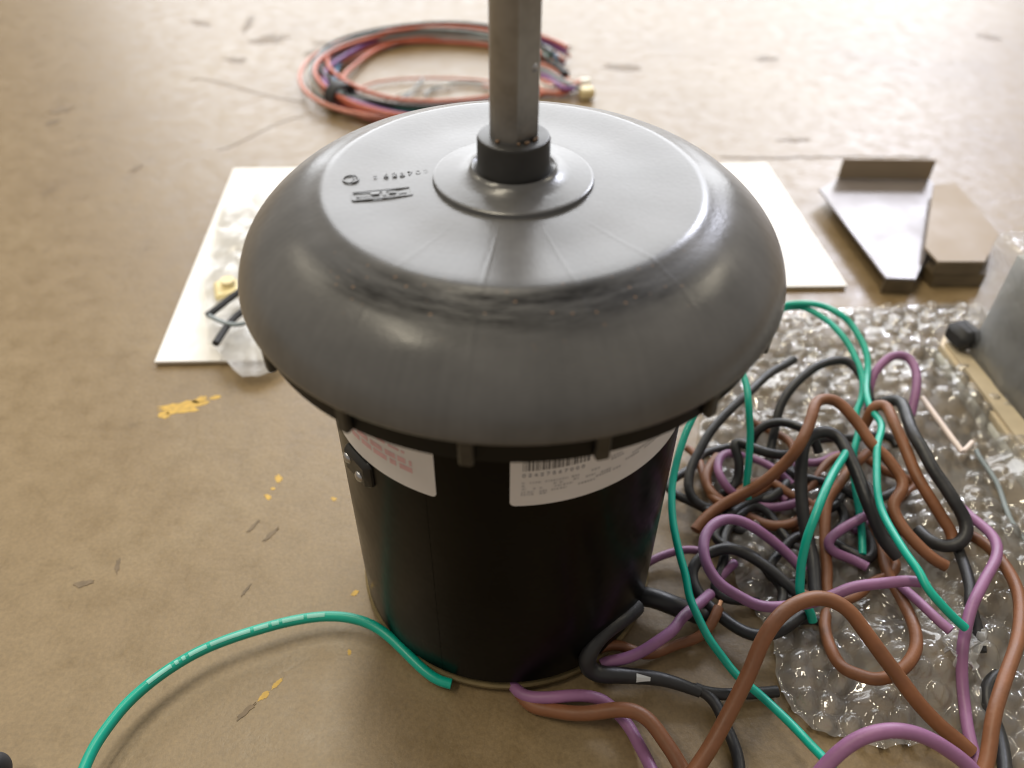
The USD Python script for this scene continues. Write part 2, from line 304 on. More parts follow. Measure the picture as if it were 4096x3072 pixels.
def cyl_patch(a0, a1, z0, z1, rad, na=None, nz=2, corner=0.0, cx=0.0):
    """curved patch on the body between two azimuths (degrees, 0 = front, + = right)"""
    na = na or max(2, int(abs(a1 - a0) / 2) + 2)
    A = np.radians(np.linspace(a0, a1, na)); Zs = np.linspace(z0, z1, nz)
    if corner:
        s = np.radians(a1 - a0) * rad; pg = Polygon([(0, z0), (s, z0), (s, z1), (0, z1)]).buffer(-corner).buffer(corner, 6)
        tri = trimesh.creation.extrude_polygon(pg, 0.0001, engine='earcut')
        tri = tri.subdivide_to_size(0.004)
        v = tri.vertices; a = np.radians(a0) + v[:, 0] / rad; r_ = rad + v[:, 2]
        return np.stack([cx + r_ * np.sin(a), -r_ * np.cos(a), v[:, 1]], 1), tri.faces
    a, z = np.meshgrid(A, Zs, indexing='ij')
    V = np.stack([cx + rad * np.sin(a), -rad * np.cos(a), z], -1).reshape(-1, 3)
    f = []
    for i in range(na - 1):
        for j in range(nz - 1):
            k = i * nz + j; f += [(k, k + nz, k + nz + 1), (k, k + nz + 1, k + 1)]
    return V, np.array(f)
def join(ms):
    V, Fc, o = [], [], 0
    for v, f in ms: V.append(v); Fc.append(np.asarray(f) + o); o += len(v)
    return np.vstack(V), np.vstack(Fc)
def txt(s, h, a0, z, rad, bold=False):
    m = meshkit.text_mesh(s, h, 0.00006, bold); v = m.vertices
    a = np.radians(a0) + v[:, 0] / rad; r_ = rad + v[:, 2]
    return np.stack([r_ * np.sin(a), -r_ * np.cos(a), z + v[:, 1]], 1), m.faces

l1 = obj('warning_label', cyl_patch(-92, -20.1, 0.1308, 0.172, R + 0.00012, corner=0.002), 'sticker', motor, label='white paper label with faded red print')
pr = []
r3 = random.Random(4)
for row, z in enumerate([0.1655, 0.1615, 0.1575, 0.1535, 0.1480, 0.1430, 0.1395]):
    a = -84 + r3.uniform(0, 3); end = {6: -27, 5: -27, 4: -29, 3: -24, 2: -27}.get(row, -30)
    start = {6: -62, 5: -68}.get(row, -84); a = start
    while a < end:
        w = r3.uniform(2.0, 5.5); hh = 0.0026 if row in (0, 1, 2, 5, 6) else 0.0012
        pr.append(cyl_patch(a, min(a + w, end), z, z + hh, R + 0.0003, 3)); a += w + r3.uniform(0.7, 1.2)
obj('red_print', join(pr), 'red_ink', l1)
l2 = obj('rating_label', cyl_patch(0.6, 84, 0.1318, 0.172, R + 0.00012, corner=0.002), 'sticker', motor, label='white paper label with barcode and fine grey print')
def azp(x, y, rad):
    d = FW + RT * ((x - 2048) / F) + UP * ((1536 - y) / F)
    a_ = d[:2] @ d[:2]; b_ = 2 * CAM[:2] @ d[:2]; c_ = CAM[:2] @ CAM[:2] - rad * rad
    q_ = CAM + d * ((-b_ - math.sqrt(b_ * b_ - 4 * a_ * c_)) / (2 * a_)); return math.degrees(math.atan2(q_[0], -q_[1])), q_[2]
RP3 = R + 0.0003
bars = []; a = azp(2092, 1880, RP3)[0]; zb0 = azp(2100, 1886, RP3)[1]
while a < azp(2362, 1860, RP3)[0]:
    w = r3.choice([0.16, 0.2, 0.35, 0.5])
    bars.append(cyl_patch(a, a + w, zb0, 0.164, RP3, 3)); a += w + r3.choice([0.15, 0.2, 0.3, 0.45])
obj('barcode', join(bars), 'black_ink', l2)
dg = []
a0, z0 = azp(2087, 1910, RP3); a1 = azp(2345, 1885, RP3)[0]
for i, ch in enumerate('02427567000'): dg.append(txt(ch, 0.00155, a0 + (a1 - a0) * i / 11, z0, RP3, True))
obj('digits', join(dg), 'grey_ink', l2)
ln = []
def zl(x, y): return 2000 + x / 2.949, 1750 + y / 2.949
for segs, y in [([(255, 300), (350, 490), (530, 680), (690, 800), (840, 925)], 555), ([(255, 300), (630, 670), (700, 740), (860, 920)], 590), ([(255, 305), (390, 420), (465, 500), (640, 720), (740, 850)], 625), ([(250, 300), (320, 400), (465, 550), (600, 690), (700, 780)], 662), ([(245, 395), (465, 550)], 690)]:
    z = azp(*zl(255, y), RP3)[1]
    for x0, x1 in segs:
        a = azp(*zl(x0, y), RP3)[0]; ae = azp(*zl(x1, y), RP3)[0]
        while a < ae:
            w = r3.uniform(0.35, 0.8); ln.append(cyl_patch(a, min(a + w, ae), z, z + 0.0010, RP3, 2)); a += w + 0.25
for x0, x1, y in [(1010, 1120, 475), (1080, 1180, 400), (1190, 1300, 420), (920, 1120, 560), (1130, 1300, 470), (1310, 1450, 270), (1480, 1620, 270), (1310, 1440, 240), (1330, 1420, 390), (1560, 1800, 190), (1700, 1850, 130)]:
    a, z = azp(*zl(x0, y), RP3); ae = azp(*zl(x1, y), RP3)[0]
    while a < ae:
        w = r3.uniform(0.35, 0.8); ln.append(cyl_patch(a, min(a + w, ae), z, z + 0.0011, RP3, 2)); a += w + 0.25
obj('fine_print', join(ln), 'pale_ink', l2)

# bolt bracket on the left of the body
ang = math.radians(-50.5); nb = np.array([math.sin(ang), -math.cos(ang), 0]); tb = np.array([math.cos(ang), math.sin(ang), 0]); zb = np.array([0, 0, 1.0])
Rb = np.stack([tb, zb, nb], 1)
br = obj('terminal_block', moved(rbox(0.017, 0.0135, 0.006, 0.002), nb * (R - 0.0005) + zb * 0.1230, R=Rb), 'black_plastic', motor, smooth=40)
for dx, dz in ((-0.0045, 0.002), (0.003, -0.002)):
    c = trimesh.creation.icosphere(2, 0.0024); c.apply_scale([1, 1, .7])
    obj('screw_head', moved(c, nb * (R + 0.0022) + tb * dx + zb * (0.1230 + dz), R=Rb), 'bolt_steel', br, smooth=True)
obj('seam', cyl_patch(-23.9, -23.65, 0.008, 0.170, R + 0.0001, 3), 'motor_black', motor)

# the domed cap: plateau, rounded shoulder and lip, with faint ribs at the tabs
tabs = [16.0 + 24.0 * k - 24.0 * 3 for k in range(15)]
t = np.linspace(0, np.pi / 2, 44)
RM, ZM, RP, ZT, EX = 0.0964, 0.1886, 0.0625, 0.2174, 1.84
RP = 0.0635
kp = np.array([(0.0635, 0.2173), (0.0665, 0.2164), (0.0735, 0.2140), (0.0812, 0.2099), (0.0880, 0.2042), (0.0932, 0.1976), (0.0958, 0.1912), (0.0964, 0.1880)])
kt = np.r_[0, np.cumsum(np.linalg.norm(np.diff(kp, axis=0), axis=1))]
ks = CubicSpline(kt, kp, bc_type=((1, (0.995, -0.09)), (1, (0.05, -1.0))))(np.linspace(0, kt[-1], 44)); rr_, zz_ = ks[:, 0], ks[:, 1]
ZM = 0.1884
pr = np.concatenate([np.stack([np.linspace(0.0268, RP - 0.001, 10), np.full(10, ZT)], 1), np.stack([rr_, zz_], 1), [(RM - 0.0002, ZM - 0.0012), (RM - 0.001, ZM - 0.0019), (RM - 0.0024, ZM - 0.0018), (RM - 0.003, ZM - 0.0005), (RM - 0.004, ZM + 0.004)]])
na = 720
A = np.linspace(0, 2 * np.pi, na, endpoint=False)
V = np.zeros((len(pr), na, 3))
az = np.degrees(A)
d = np.min(np.abs((az[:, None] - np.array(tabs)[None] + 180) % 360 - 180), axis=1)
front_ = np.exp(-(((az + 180 - 4) % 360 - 180) / 45) ** 4)
rib = np.exp(-(d / 0.5) ** 2) * 0.00007 * front_ - 0.00005 * np.cos(np.radians(d / 12.0 * 180)) * 0.5
for i, (r_, z_) in enumerate(pr):
    w = np.clip((r_ - 0.028) / 0.02, 0, 1) * (1 if i < 54 else 0)
    V[i, :, 0] = CX + r_ * np.sin(A); V[i, :, 1] = -r_ * np.cos(A)
    V[i, :, 2] = z_ + rib * w - (0.0006 * math.exp(-((r_ - 0.045) / 0.012) ** 2))
V[:, :, 2] += 0.0005 * (vnoise(V, 18, 3, 2)) * 1.0
ii = np.arange(len(pr) - 1)[:, None] * na; jj = np.arange(na)[None]; j2 = (jj + 1) % na
Fc = np.concatenate([np.stack([ii + jj, ii + na + jj, ii + na + j2], -1).reshape(-1, 3), np.stack([ii + jj, ii + na + j2, ii + j2], -1).reshape(-1, 3)])
cap = obj('rain_cap', (V.reshape(-1, 3), Fc), 'cap_plastic', motor, smooth=True, label='wide domed black plastic cap with dirt and a painted dark reflection along its front shoulder')
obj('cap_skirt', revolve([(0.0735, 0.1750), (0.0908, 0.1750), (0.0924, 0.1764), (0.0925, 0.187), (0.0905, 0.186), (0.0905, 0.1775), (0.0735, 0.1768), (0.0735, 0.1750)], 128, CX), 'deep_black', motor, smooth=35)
for k, a_ in enumerate(tabs):
    ar = math.radians(a_); n_ = np.array([math.sin(ar), -math.cos(ar), 0]); t_ = np.array([math.cos(ar), math.sin(ar), 0])
    b_ = rbox(0.0044, 0.0120, 0.0030, 0.0007)
    obj('cap_tab', moved(b_, np.array([CX, 0, 0]) + n_ * 0.0938 + zb * 0.1822, R=np.stack([t_, zb, n_], 1)), 'tab_plastic', motor)
# flange, hub and shaft
obj('flange', revolve([(0.0100, 0.2196), (0.0140, 0.2222), (0.0155, 0.2206), (0.0200, 0.2196), (0.0260, 0.2192), (0.0270, 0.2188), (0.0274, 0.2172), (0.0264, 0.2160)][::-1], 128, CX), 'cap_plastic', motor, smooth=50)
obj('hub', revolve([(0.0081, 0.2185), (0.0128, 0.2185), (0.0128, 0.2203), (0.0122, 0.2216), (0.0121, 0.2318), (0.0117, 0.2326), (0.0110, 0.2329), (0.0079, 0.2329), (0.0079, 0.230)], 96, CX), 'hub_black', motor, smooth=35)
sh = Polygon([(0.0079 * math.cos(u), 0.0079 * math.sin(u)) for u in np.linspace(0, 2 * np.pi, 96, endpoint=False)])
fa = math.radians(-47); fn = np.array([math.cos(fa), math.sin(fa)])
cut = Polygon([tuple(fn * 0.0064 + np.array([-fn[1], fn[0]]) * 0.02), tuple(fn * 0.0064 - np.array([-fn[1], fn[0]]) * 0.02), tuple(fn * 0.03 - np.array([-fn[1], fn[0]]) * 0.02), tuple(fn * 0.03 + np.array([-fn[1], fn[0]]) * 0.02)])
shm = trimesh.creation.extrude_polygon(sh.difference(cut), 0.115, engine='earcut'); shm.apply_translation([CX, 0, 0.2305])
shaft = obj('shaft', shm, 'shaft_steel', motor, smooth=30, label='bare steel shaft with one ground flat')
c = trimesh.creation.icosphere(2, 0.0017); c.apply_scale([1, 1, 1.0])
obj('dimple', moved(c, (CX + fn[0] * 0.0056 + .0018, fn[1] * 0.0056 + .002, 0.2555)), 'bolt_steel', shaft, smooth=True)
gk = []
for k in range(9):
    u = r3.uniform(-2.6, -0.4); c = trimesh.creation.icosphere(1, r3.uniform(0.0003, 0.0007)); c.apply_translation([CX + 0.0083 * math.cos(u), 0.0083 * math.sin(u), 0.2333]); gk.append((c.vertices, c.faces))
obj('rust_crumbs', join(gk), 'rust', motor)
# moulded marks on the cap: circled figure, number, and an outlined badge
def flat_(m, loc, rz, sc=(1, 1)):
    m = m.copy(); m.vertices[:, 0] *= sc[0]; m.vertices[:, 1] *= sc[1]; return moved(m, loc, rz)
zc = ZT - 0.00035
q0, q1 = U(1412, 708, ZT), U(1690, 684, ZT)
dirv = (q1 - q0)[:2]; rz = math.atan2(dirv[1], dirv[0])
mk = []
for i, (px, py, ch) in enumerate([(1415, 717, '8'), (1500, 703, '-'), (1543, 699, '6'), (1577, 697, '2'), (1608, 696, '8'), (1640, 690, '7'), (1672, 687, '0'), (1703, 684, '2')]):
    m = meshkit.text_mesh(ch, 0.0024, 0.0003, True); m.apply_translation([-m.bounds.mean(0)[0], -m.bounds.mean(0)[1], 0]); q = U(px, py, ZT)
    mk.append(moved(m, (q[0], q[1], zc), rz))
ring = trimesh.creation.annulus(0.0024, 0.0028, 0.0004, sections=32); q = U(1402, 714, ZT); mk.append(moved(ring, (q[0], q[1], zc + .0002), 0))
obj('moulded_number', trimesh.util.concatenate(mk), 'cap_plastic', cap)
q = U(1527, 772, ZT)
fr = Polygon([(-.0125, -.0034), (.0125, -.0034), (.0125, .0034), (-.0125, .0034)]).buffer(-.001).buffer(.001); fr = fr.difference(fr.buffer(-0.0009))
parts = [trimesh.creation.extrude_polygon(fr, 0.0006, engine='earcut')]
for x0, x1, y0, y1 in [(-.0105, -.0055, -.0012, .0), (-.0045, -.001, -.0004, .0016), (0.0002, .0018, -.0018, .0018), (.0028, .0058, -.0006, .0006), (.0068, .0100, -.0016, -.0004), (-.0095, -.004, -.0021, -.0015)]:
    b_ = trimesh.creation.box([x1 - x0, y1 - y0, 0.0007]); b_.apply_translation([(x0 + x1) / 2, (y0 + y1) / 2, .0003]); parts.append(b_)
bdg = trimesh.util.concatenate(parts); bdg.apply_scale([0.80, 0.9, 0.55])
obj('moulded_badge', moved(bdg, (q[0], q[1], zc), rz + 0.02), 'cap_plastic', cap)

# ------------------------------------------------------------------ white sheets
def sheet(name, label, corners, z0=0.0008, z1=0.0035):
    t_ = thing(name, label, 'panel', (np.mean([c[0] for c in corners]), np.mean([c[1] for c in corners]), 0), None)
    obj('face', slab(corners, z1 - 0.0006, z1, 0.0003), 'white_sheet', t_)
    obj('core', slab([tuple(np.array(c) * 1.0) for c in Polygon(corners).buffer(-0.0004, join_style=2).exterior.coords[:-1]], z0, z1 - 0.0007, 0.0002), 'cream_edge', t_)
    return t_
sheet('white_panel', 'white sheet lying flat behind the left of the black cap, small bag on it', [(-0.252, 0.424), (-0.0800, 0.430), (-0.066, 0.158), (-0.2335, 0.152)])
sheet('white_panel', 'bare white sheet to the right of the black cap, beside the grey metal brackets', [(0.0900, 0.434), (0.2400, 0.443), (0.2535, 0.245), (0.1000, 0.240)])

# clear bag of small parts on the left sheet
def clip_grid(X, Y, pg):
    """grid cells that touch the outline, their outer corners pulled onto it"""
    import shapely
    ins = shapely.contains_xy(pg, X.ravel(), Y.ravel()).reshape(X.shape)
    bd = shapely.boundary(pg); pp = shapely.points(X.ravel(), Y.ravel())
    nr = shapely.get_coordinates(shapely.line_interpolate_point(bd, shapely.line_locate_point(bd, pp)))
    X2, Y2 = np.where(ins, X, nr[:, 0].reshape(X.shape)), np.where(ins, Y, nr[:, 1].reshape(X.shape))
    return ins[:-1, :-1] | ins[1:, :-1] | ins[1:, 1:] | ins[:-1, 1:], X2, Y2
def film_patch(outline_px, base, amp, sc, seed, nx=70, ny=70, edge=0.25, zfun=None):
    q = np.array([U(x, y, base)[:2] for x, y in outline_px])
    pg = Polygon(q).buffer(0)
    x0, y0, x1, y1 = pg.bounds
    X, Y = np.meshgrid(np.linspace(x0, x1, nx), np.linspace(y0, y1, ny), indexing='ij')
    okc, X, Y = clip_grid(X, Y, pg)
    pt = np.stack([X, Y, np.zeros_like(X)], -1)
    fold = np.abs(vnoise(pt, sc, seed, 4)) * 2
    Z = base + amp * (0.25 + fold) + (0 if zfun is None else zfun(X, Y))
    dx = vnoise(pt, sc * 1.3, seed + 5, 3) * amp * 1.2; dy = vnoise(pt, sc * 1.3, seed + 9, 3) * amp * 1.2
    V = np.stack([X + dx, Y + dy, Z], -1).reshape(-1, 3)
    f = []
    for i in range(nx - 1):
        for j in range(ny - 1):
            if okc[i, j]:
                k = i * ny + j; f += [(k, k + ny, k + ny + 1), (k, k + ny + 1, k + 1)]
    f = np.array(f); u, inv = np.unique(f, return_inverse=True)
    return V[u], inv.reshape(f.shape)
bag_px = [(905, 830), (1010, 790), (1160, 820), (1200, 1100), (1130, 1450), (1085, 1490), (1030, 1515), (970, 1512), (900, 1460), (830, 1400), (815, 1230), (845, 1040), (875, 920)]
bg = obj('plastic_bag', film_patch(bag_px, 0.0042, 0.008, 26, 3), 'bag_film', smooth=60)
tag(P(bg), 'crumpled clear plastic bag lying on the left white sheet', 'bag')
q = U(880, 1160, 0.007)
yt = thing('yellow_fitting', 'small yellow fitting inside the clear bag on the white sheet', 'fitting', (q[0], q[1], 0.0036))
obj('block', moved(rbox(0.017, 0.022, 0.006, 0.002), (q[0] + 0.005, q[1], 0.0070), 0.35), 'yellow_part', yt)
obj('boss', moved(trimesh.creation.cylinder(0.005, 0.006), (q[0] + .006, q[1] + .003, 0.0112)), 'cream_nylon', yt, smooth=40)
for lab, pts in [('black cable tie sticking out beneath the yellow fitting in the bag', [(830, 1262), (880, 1225), (940, 1178), (1010, 1140)]), ('lower black cable tie slanting away from the fork in the bag', [(862, 1375), (905, 1310), (950, 1260), (1010, 1225)])]:
    tv = tube([U(x, y, 0.017) for x, y in pts], 0.0024, 8)
    o = obj('cable_tie', tv[:2], 'rubber', smooth=50); tag(P(o), lab, 'cable tie')
tv = tube([U(x, y, 0.0185) for x, y in [(835, 1262), (880, 1285), (935, 1300), (985, 1290)]], 0.0015, 8)
o = obj('metal_clip', tv[:2], 'grey_pvc', smooth=50); tag(P(o), 'thin grey clip between the two black ties in the bag', 'clip')

# ------------------------------------------------------------------ bent metal brackets, right back
def quad_px(pts, z): return [tuple(U(x, y, z)[:2]) for x, y in pts]
ba = thing('metal_bracket', 'shiny grey bent metal bracket with an upright flange at its back edge', 'bracket', (0.32, 0.33, 0))
zA = 0.014
pl = quad_px([(3276, 756), (3544, 1112), (3662, 1116), (3720, 990), (3760, 760), (3715, 712), (3352, 712)], zA)
obj('plate', slab(pl, zA - 0.0016, zA, 0.0003), 'sheet_metal', ba)
a_, b_ = U(3352, 716, zA), U(3715, 720, zA)
def wall(a, b, z0, z1, th):
    a = np.array(a[:2]); b = np.array(b[:2]); d_ = (b - a) / np.linalg.norm(b - a); n_ = np.array([-d_[1], d_[0]])
    return slab([tuple(a), tuple(b), tuple(b + n_ * th), tuple(a + n_ * th)], z0, z1, 0.0003)
obj('back_flange', wall(a_, b_, zA + 0.0004, zA + 0.0185, 0.002), 'sheet_metal_tan', ba)
a_, b_ = U(3544, 1112, zA), U(3662, 1116, zA)
obj('front_lip', wall(a_, b_, 0.0008, zA - 0.002, 0.0016), 'brown_edge', ba)
l0, l1_ = U(3300, 770, zA), U(3560, 1100, zA)
obj('side_lip', wall(l0 + np.array([0.010, 0, 0]), l1_ + np.array([0.010, 0, 0]), 0.0008, zA - 0.002, 0.0016), 'brown_edge', ba)
bb = thing('metal_bracket', 'tan folded metal plate right of the shiny bracket, its stepped edge facing forward', 'bracket', (0.36, 0.31, 0))
zB = 0.022
pl = quad_px([(3700, 990), (3752, 1046), (3940, 1046), (3998, 934), (3822, 728), (3735, 740)], zB)
obj('plate', slab(pl, zB - 0.0016, zB, 0.0003), 'sheet_metal_tan', bb)
a_, b_ = U(3752, 1050, zB), U(3935, 1050, zB)
obj('front_lip', wall(a_, b_, zB - 0.0105, zB - 0.002, 0.0015), 'brown_edge', bb)
off = np.array([0.002, -0.003, 0])
obj('lower_step', slab(quad_px([(3700, 1060), (3740, 1100), (3945, 1100), (3960, 1000), (3760, 980)], 0.011), 0.0008, 0.0112, 0.0006), 'brown_edge', bb)

# ------------------------------------------------------------------ grey housing with rail, right edge
gh = thing('equipment_housing', 'grey metal housing wrapped in clear film with a beige foot rail, at right edge', 'housing', (0.32, 0.1, 0))
zr = 0.012
f0, f1 = U(3874, 1396, zr)[:2], U(4096, 1662, zr)[:2]
dv = (f1 - f0) / np.linalg.norm(f1 - f0)
nv = np.array([-dv[1], dv[0]])  # to the right/back of the face
if nv[0] < 0: nv = -nv
fa_ = f0 + nv * 0.001; fb_ = f0 + dv * 0.30 + nv * 0.001
HT = 0.088
hp = [tuple(fa_), tuple(fb_), tuple(fb_ + nv * 0.16), tuple(fa_ + nv * 0.16)]
hm = slab(hp, 0.0008, HT, 0.003)
obj('casing', hm, 'grey_housing', gh)
ra, rb = U(3729, 1404, 0.0)[:2], U(4096, 1917, 0.0)[:2]
dr = (rb - ra) / np.linalg.norm(rb - ra)
end = ra + dr * 0.30
w0 = fa_ - nv * 0.0008
rail = [tuple(ra + dr * .004), tuple(end), tuple(fb_ - nv * 0.0008), tuple(w0), tuple(w0 - dv * 0.026)]
obj('foot_rail', slab(Polygon(rail).buffer(0).exterior.coords[:-1], 0.0009, zr, 0.0025), 'beige_rail', gh)
edge0 = ra + dr * 0.004; edge1 = end
nn = np.array([-dr[1], dr[0]]); nn = -nn if nn[0] > 0 else nn
obj('rail_lip', slab([tuple(edge0 + nn * .0005), tuple(edge1 + nn * .0005), tuple(edge1 + nn * .0048), tuple(edge0 + nn * .0048)], 0.0008, 0.0065, 0.0008), 'pale_rail', gh)
obj('corner_block', moved(rbox(0.017, 0.020, 0.015, 0.004), (fa_[0] - 0.006, fa_[1] + 0.004, 0.0205), 0.3), 'rubber', gh, smooth=40)
# loose film over the casing
NX, NY = 60, 40
sg, hg = np.meshgrid(np.linspace(-0.012, 0.20, NX), np.linspace(0.012, HT + 0.09, NY), indexing='ij')
up_ = np.minimum(hg, HT + 0.004); ov = np.maximum(hg - HT - 0.004, 0)
pt = np.stack([sg, hg, np.zeros_like(sg)], -1)
bul = 0.0030 + 0.006 * np.abs(vnoise(pt, 34, 8, 3)) + 0.004 * np.exp(-((up_ - HT) / 0.01) ** 2)
VX = fa_[0] + dv[0] * sg - nv[0] * (bul - ov); VY = fa_[1] + dv[1] * sg - nv[1] * (bul - ov)
V = np.stack([VX, VY, up_ + ov * 0.02 + 0.006 * np.abs(vnoise(pt, 40, 2, 3)) * (ov > 0)], -1).reshape(-1, 3)
f = []
for i in range(NX - 1):
    for j in range(NY - 1):
        k = i * NY + j; f += [(k, k + NY, k + NY + 1), (k, k + NY + 1, k + 1)]
obj('wrapping_film', (V, np.array(f)), 'clear_film', gh, smooth=True)

# pale stick and thin grey cable on the wrap
tv = tube([U(x, y, 0.020) for x, y in [(3688, 1590), (3740, 1660), (3800, 1742), (3850, 1808)]], 0.0016, 8)
st = obj('pale_stick', tv[:2], 'pink_stick', smooth=50); tag(P(st), 'thin pale pink stick lying on the bubble wrap by the housing', 'stick')
tv = tube([U(x, y, 0.020) for x, y in [(3852, 1806), (3872, 1790), (3890, 1768)]], 0.0015, 8)
o = obj('stick_hook', tv[:2], 'pink_stick', smooth=50, parent=st)
tv = tube([U(x, y, 0.012) for x, y in [(3905, 1800), (3940, 1860), (3985, 1925), (4010, 1990), (4030, 2050), (4065, 2120), (4120, 2180)]], 0.0014, 8)
o = obj('thin_cable', tv[:2], 'grey_pvc', smooth=50); tag(P(o), 'thin dark grey cable running along the wrap below the foot rail', 'cable')

# ------------------------------------------------------------------ bubble wrap
wrap_px = [(2900, 1270), (3060, 1245), (3280, 1232), (3500, 1218), (3700, 1205), (3850, 1200), (3960, 1230), (4110, 1300), (4250, 1700), (4400, 2300), (4500, 3250), (4120, 3180), (3960, 3010), (3720, 2970), (3520, 2990), (3390, 2955), (3230, 2900), (3145, 2805), (3105, 2690), (3095, 2560), (3030, 2450), (2950, 2330), (2900, 2180), (2830, 1990), (2790, 1800), (2810, 1640), (2860, 1440)]
q = np.array([U(x, y, 0.004)[:2] for x, y in wrap_px]); pg = Polygon(q).buffer(0).buffer(0.006).buffer(-0.012).buffer(0.006)
x0, y0, x1, y1 = pg.bounds
st_ = 0.00105
X, Y = np.meshgrid(np.arange(x0, x1, st_), np.arange(y0, y1, st_), indexing='ij')
import shapely
ok, X, Y = clip_grid(X, Y, pg)
pt = np.stack([X, Y, np.zeros_like(X)], -1)
crump = np.abs(vnoise(pt, 16, 21, 3)) * 2.6 + 0.45 * np.abs(vnoise(pt, 45, 33, 2)) * 2
sq = shapely.distance(shapely.boundary(pg), shapely.points(X.ravel(), Y.ravel())).reshape(X.shape)
Z = 0.0012 + 0.0155 * crump * np.clip(sq / 0.012, 0.15, 1)
# bubbles on a hexagonal lattice, some burst
pitch = 0.0112; rb_ = 0.0048
row = np.round(Y / (pitch * 0.866)); xo = np.where(row % 2 == 0, 0, pitch / 2)
col_ = np.round((X - xo) / pitch); bx = col_ * pitch + xo; by = row * pitch * 0.866
wx = vnoise(pt, 60, 51, 2) * 0.0025; wy = vnoise(pt, 60, 57, 2) * 0.0025
dd = np.hypot(X - bx + wx, Y - by + wy)
hsh = np.sin(col_ * 127.1 + row * 311.7) * 43758.5453; hsh = hsh - np.floor(hsh)
bub = np.sqrt(np.clip(1 - (dd / rb_) ** 2, 0, 1)) * 0.0036 * np.where(hsh < 0.22, 0.12, 0.45 + 0.55 * hsh)
Z = Z + bub
V = np.stack([X, Y, Z], -1).reshape(-1, 3)
nx_, ny_ = X.shape
K = (np.arange(nx_ - 1)[:, None] * ny_ + np.arange(ny_ - 1)[None])
k = K[ok]; f = np.concatenate([np.stack([k, k + ny_, k + ny_ + 1], 1), np.stack([k, k + ny_ + 1, k + 1], 1)])
u, inv = np.unique(f, return_inverse=True)
bw = thing('bubble_wrap', 'crumpled clear bubble wrap spread on the floor under the tangle of leads', 'bubble wrap', (0.25, 0.08, 0))
obj('bubble_sheet', (V[u], inv.reshape(f.shape)), 'bubble_film', bw, smooth=True)
# gathered twist of the wrap round the purple lead
q = U(3840, 2620, 0.02)
obj('gathered_fold', film_patch([(3745, 2575), (3800, 2530), (3870, 2535), (3925, 2600), (3915, 2680), (3850, 2700), (3790, 2680), (3750, 2640)], 0.014, 0.013, 95, 17, 44, 44), 'bag_film', bw, smooth=True)

# ------------------------------------------------------------------ leads
ZO = {'1': (2700, 1150, 2.553), '2': (3300, 1150, 2.212), '3': (2600, 1700, 2.37), '4': (3200, 1700, 2.3705), '5': (2600, 2300, 2.149), '6': (3296, 2300, 2.149), '7': (2050, 2500, 2.765), '8': (200, 2200, 1.106), 's': (0, 0, 1.0), 'B': (2200, 2300, 2.765)}
def lead(name, matn, r, segs, z, label, group=None, cat='wire', ends=(), prints=None):
    px = []
    for kk, pts in segs:
        ox, oy, s = ZO[kk]; new = [np.array([ox + x / s, oy + y / s]) for x, y in pts]
        if len(px) > 1:      # where two traced stretches meet the wire must go on forwards
            dl = px[-1] - px[-2]; dl = dl / np.linalg.norm(dl); skip = 0
            while len(new) > 1 and skip < 3 and ((new[0] - px[-1]) @ dl < 0.45 * np.linalg.norm(new[0] - px[-1]) or np.linalg.norm(new[0] - px[-1]) < 18): new.pop(0); skip += 1
        px += new
    px = np.array(px, float)
    L = np.r_[0, np.cumsum(np.linalg.norm(np.diff(px, axis=0), axis=1))]; L /= L[-1]
    zz = np.interp(L, np.linspace(0, 1, len(z)), np.array(z, float) / 1000)
    pts = [U(x, y, h) for (x, y), h in zip(px, zz)]
    V, f, c, T = tube(pts, r, 12, 7)
    if not ends and prints is None:
        o = obj(name, (V, f), matn, smooth=50); tag(P(o), label, cat, group); return o
    t_ = thing(name, label, cat, (c[0][0], c[0][1], 0), group)
    obj('insulation', (V, f), matn, t_, smooth=50)
    for e in ends:
        i, sgn = (0, -1) if e == 0 else (-1, 1)
        cy = trimesh.creation.cylinder(r * 0.45, 0.004); cy.apply_transform(trimesh.geometry.align_vectors([0, 0, 1], T[i] * sgn)); cy.apply_translation(c[i] + T[i] * sgn * 0.0016)
        obj('copper_core', cy, 'copper', t_, smooth=40)
    if prints:
        ms = []; n = len(c); rp = random.Random(5); i = int(prints[0] * n)
        while i < int(prints[1] * n):
            k = rp.choice([1, 2, 2, 3])
            if rp.random() < 0.8:
                seg = c[i:i + k + 1]
                side = np.cross(T[i:i + k + 1], CAM - seg); side /= np.linalg.norm(side, axis=1, keepdims=True)
                out = np.cross(side, T[i:i + k + 1]); out /= np.linalg.norm(out, axis=1, keepdims=True)
                rows = []
                for b in np.linspace(-0.05, 0.75, 4):
                    rows.append(seg + (r + 0.00008) * (out * math.cos(b) - side * math.sin(b) * -1))
                W = np.stack(rows, 1); m_ = W.shape[0]; fs = []
                for u_ in range(m_ - 1):
                    for w_ in range(3):
                        k0 = u_ * 4 + w_; fs += [(k0, k0 + 1, k0 + 5), (k0, k0 + 5, k0 + 4)]
                if fs: ms.append((W.reshape(-1, 3), np.array(fs)))
            i += k + rp.choice([0, 1])
        if ms: obj('print', join(ms), 'wire_print', t_)
    return t_
GN, BN, PN, KN = 'green_wire', 'brown_wire', 'purple_wire', 'black_wire'
lead(GN, 'green_pvc', .0024, [('8', [(1775, 592), (1690, 560), (1600, 480), (1530, 410), (1450, 345), (1350, 305), (1220, 293), (1050, 318), (880, 365), (700, 430), (560, 505), (440, 590), (330, 690), (250, 790), (190, 880), (150, 970), (110, 1080), (80, 1200)])], [4, 7, 10, 12, 13, 13, 12, 10], 'green printed wire arching alone over the floor left of the motor base', ends=(), prints=(0.34, 0.72))
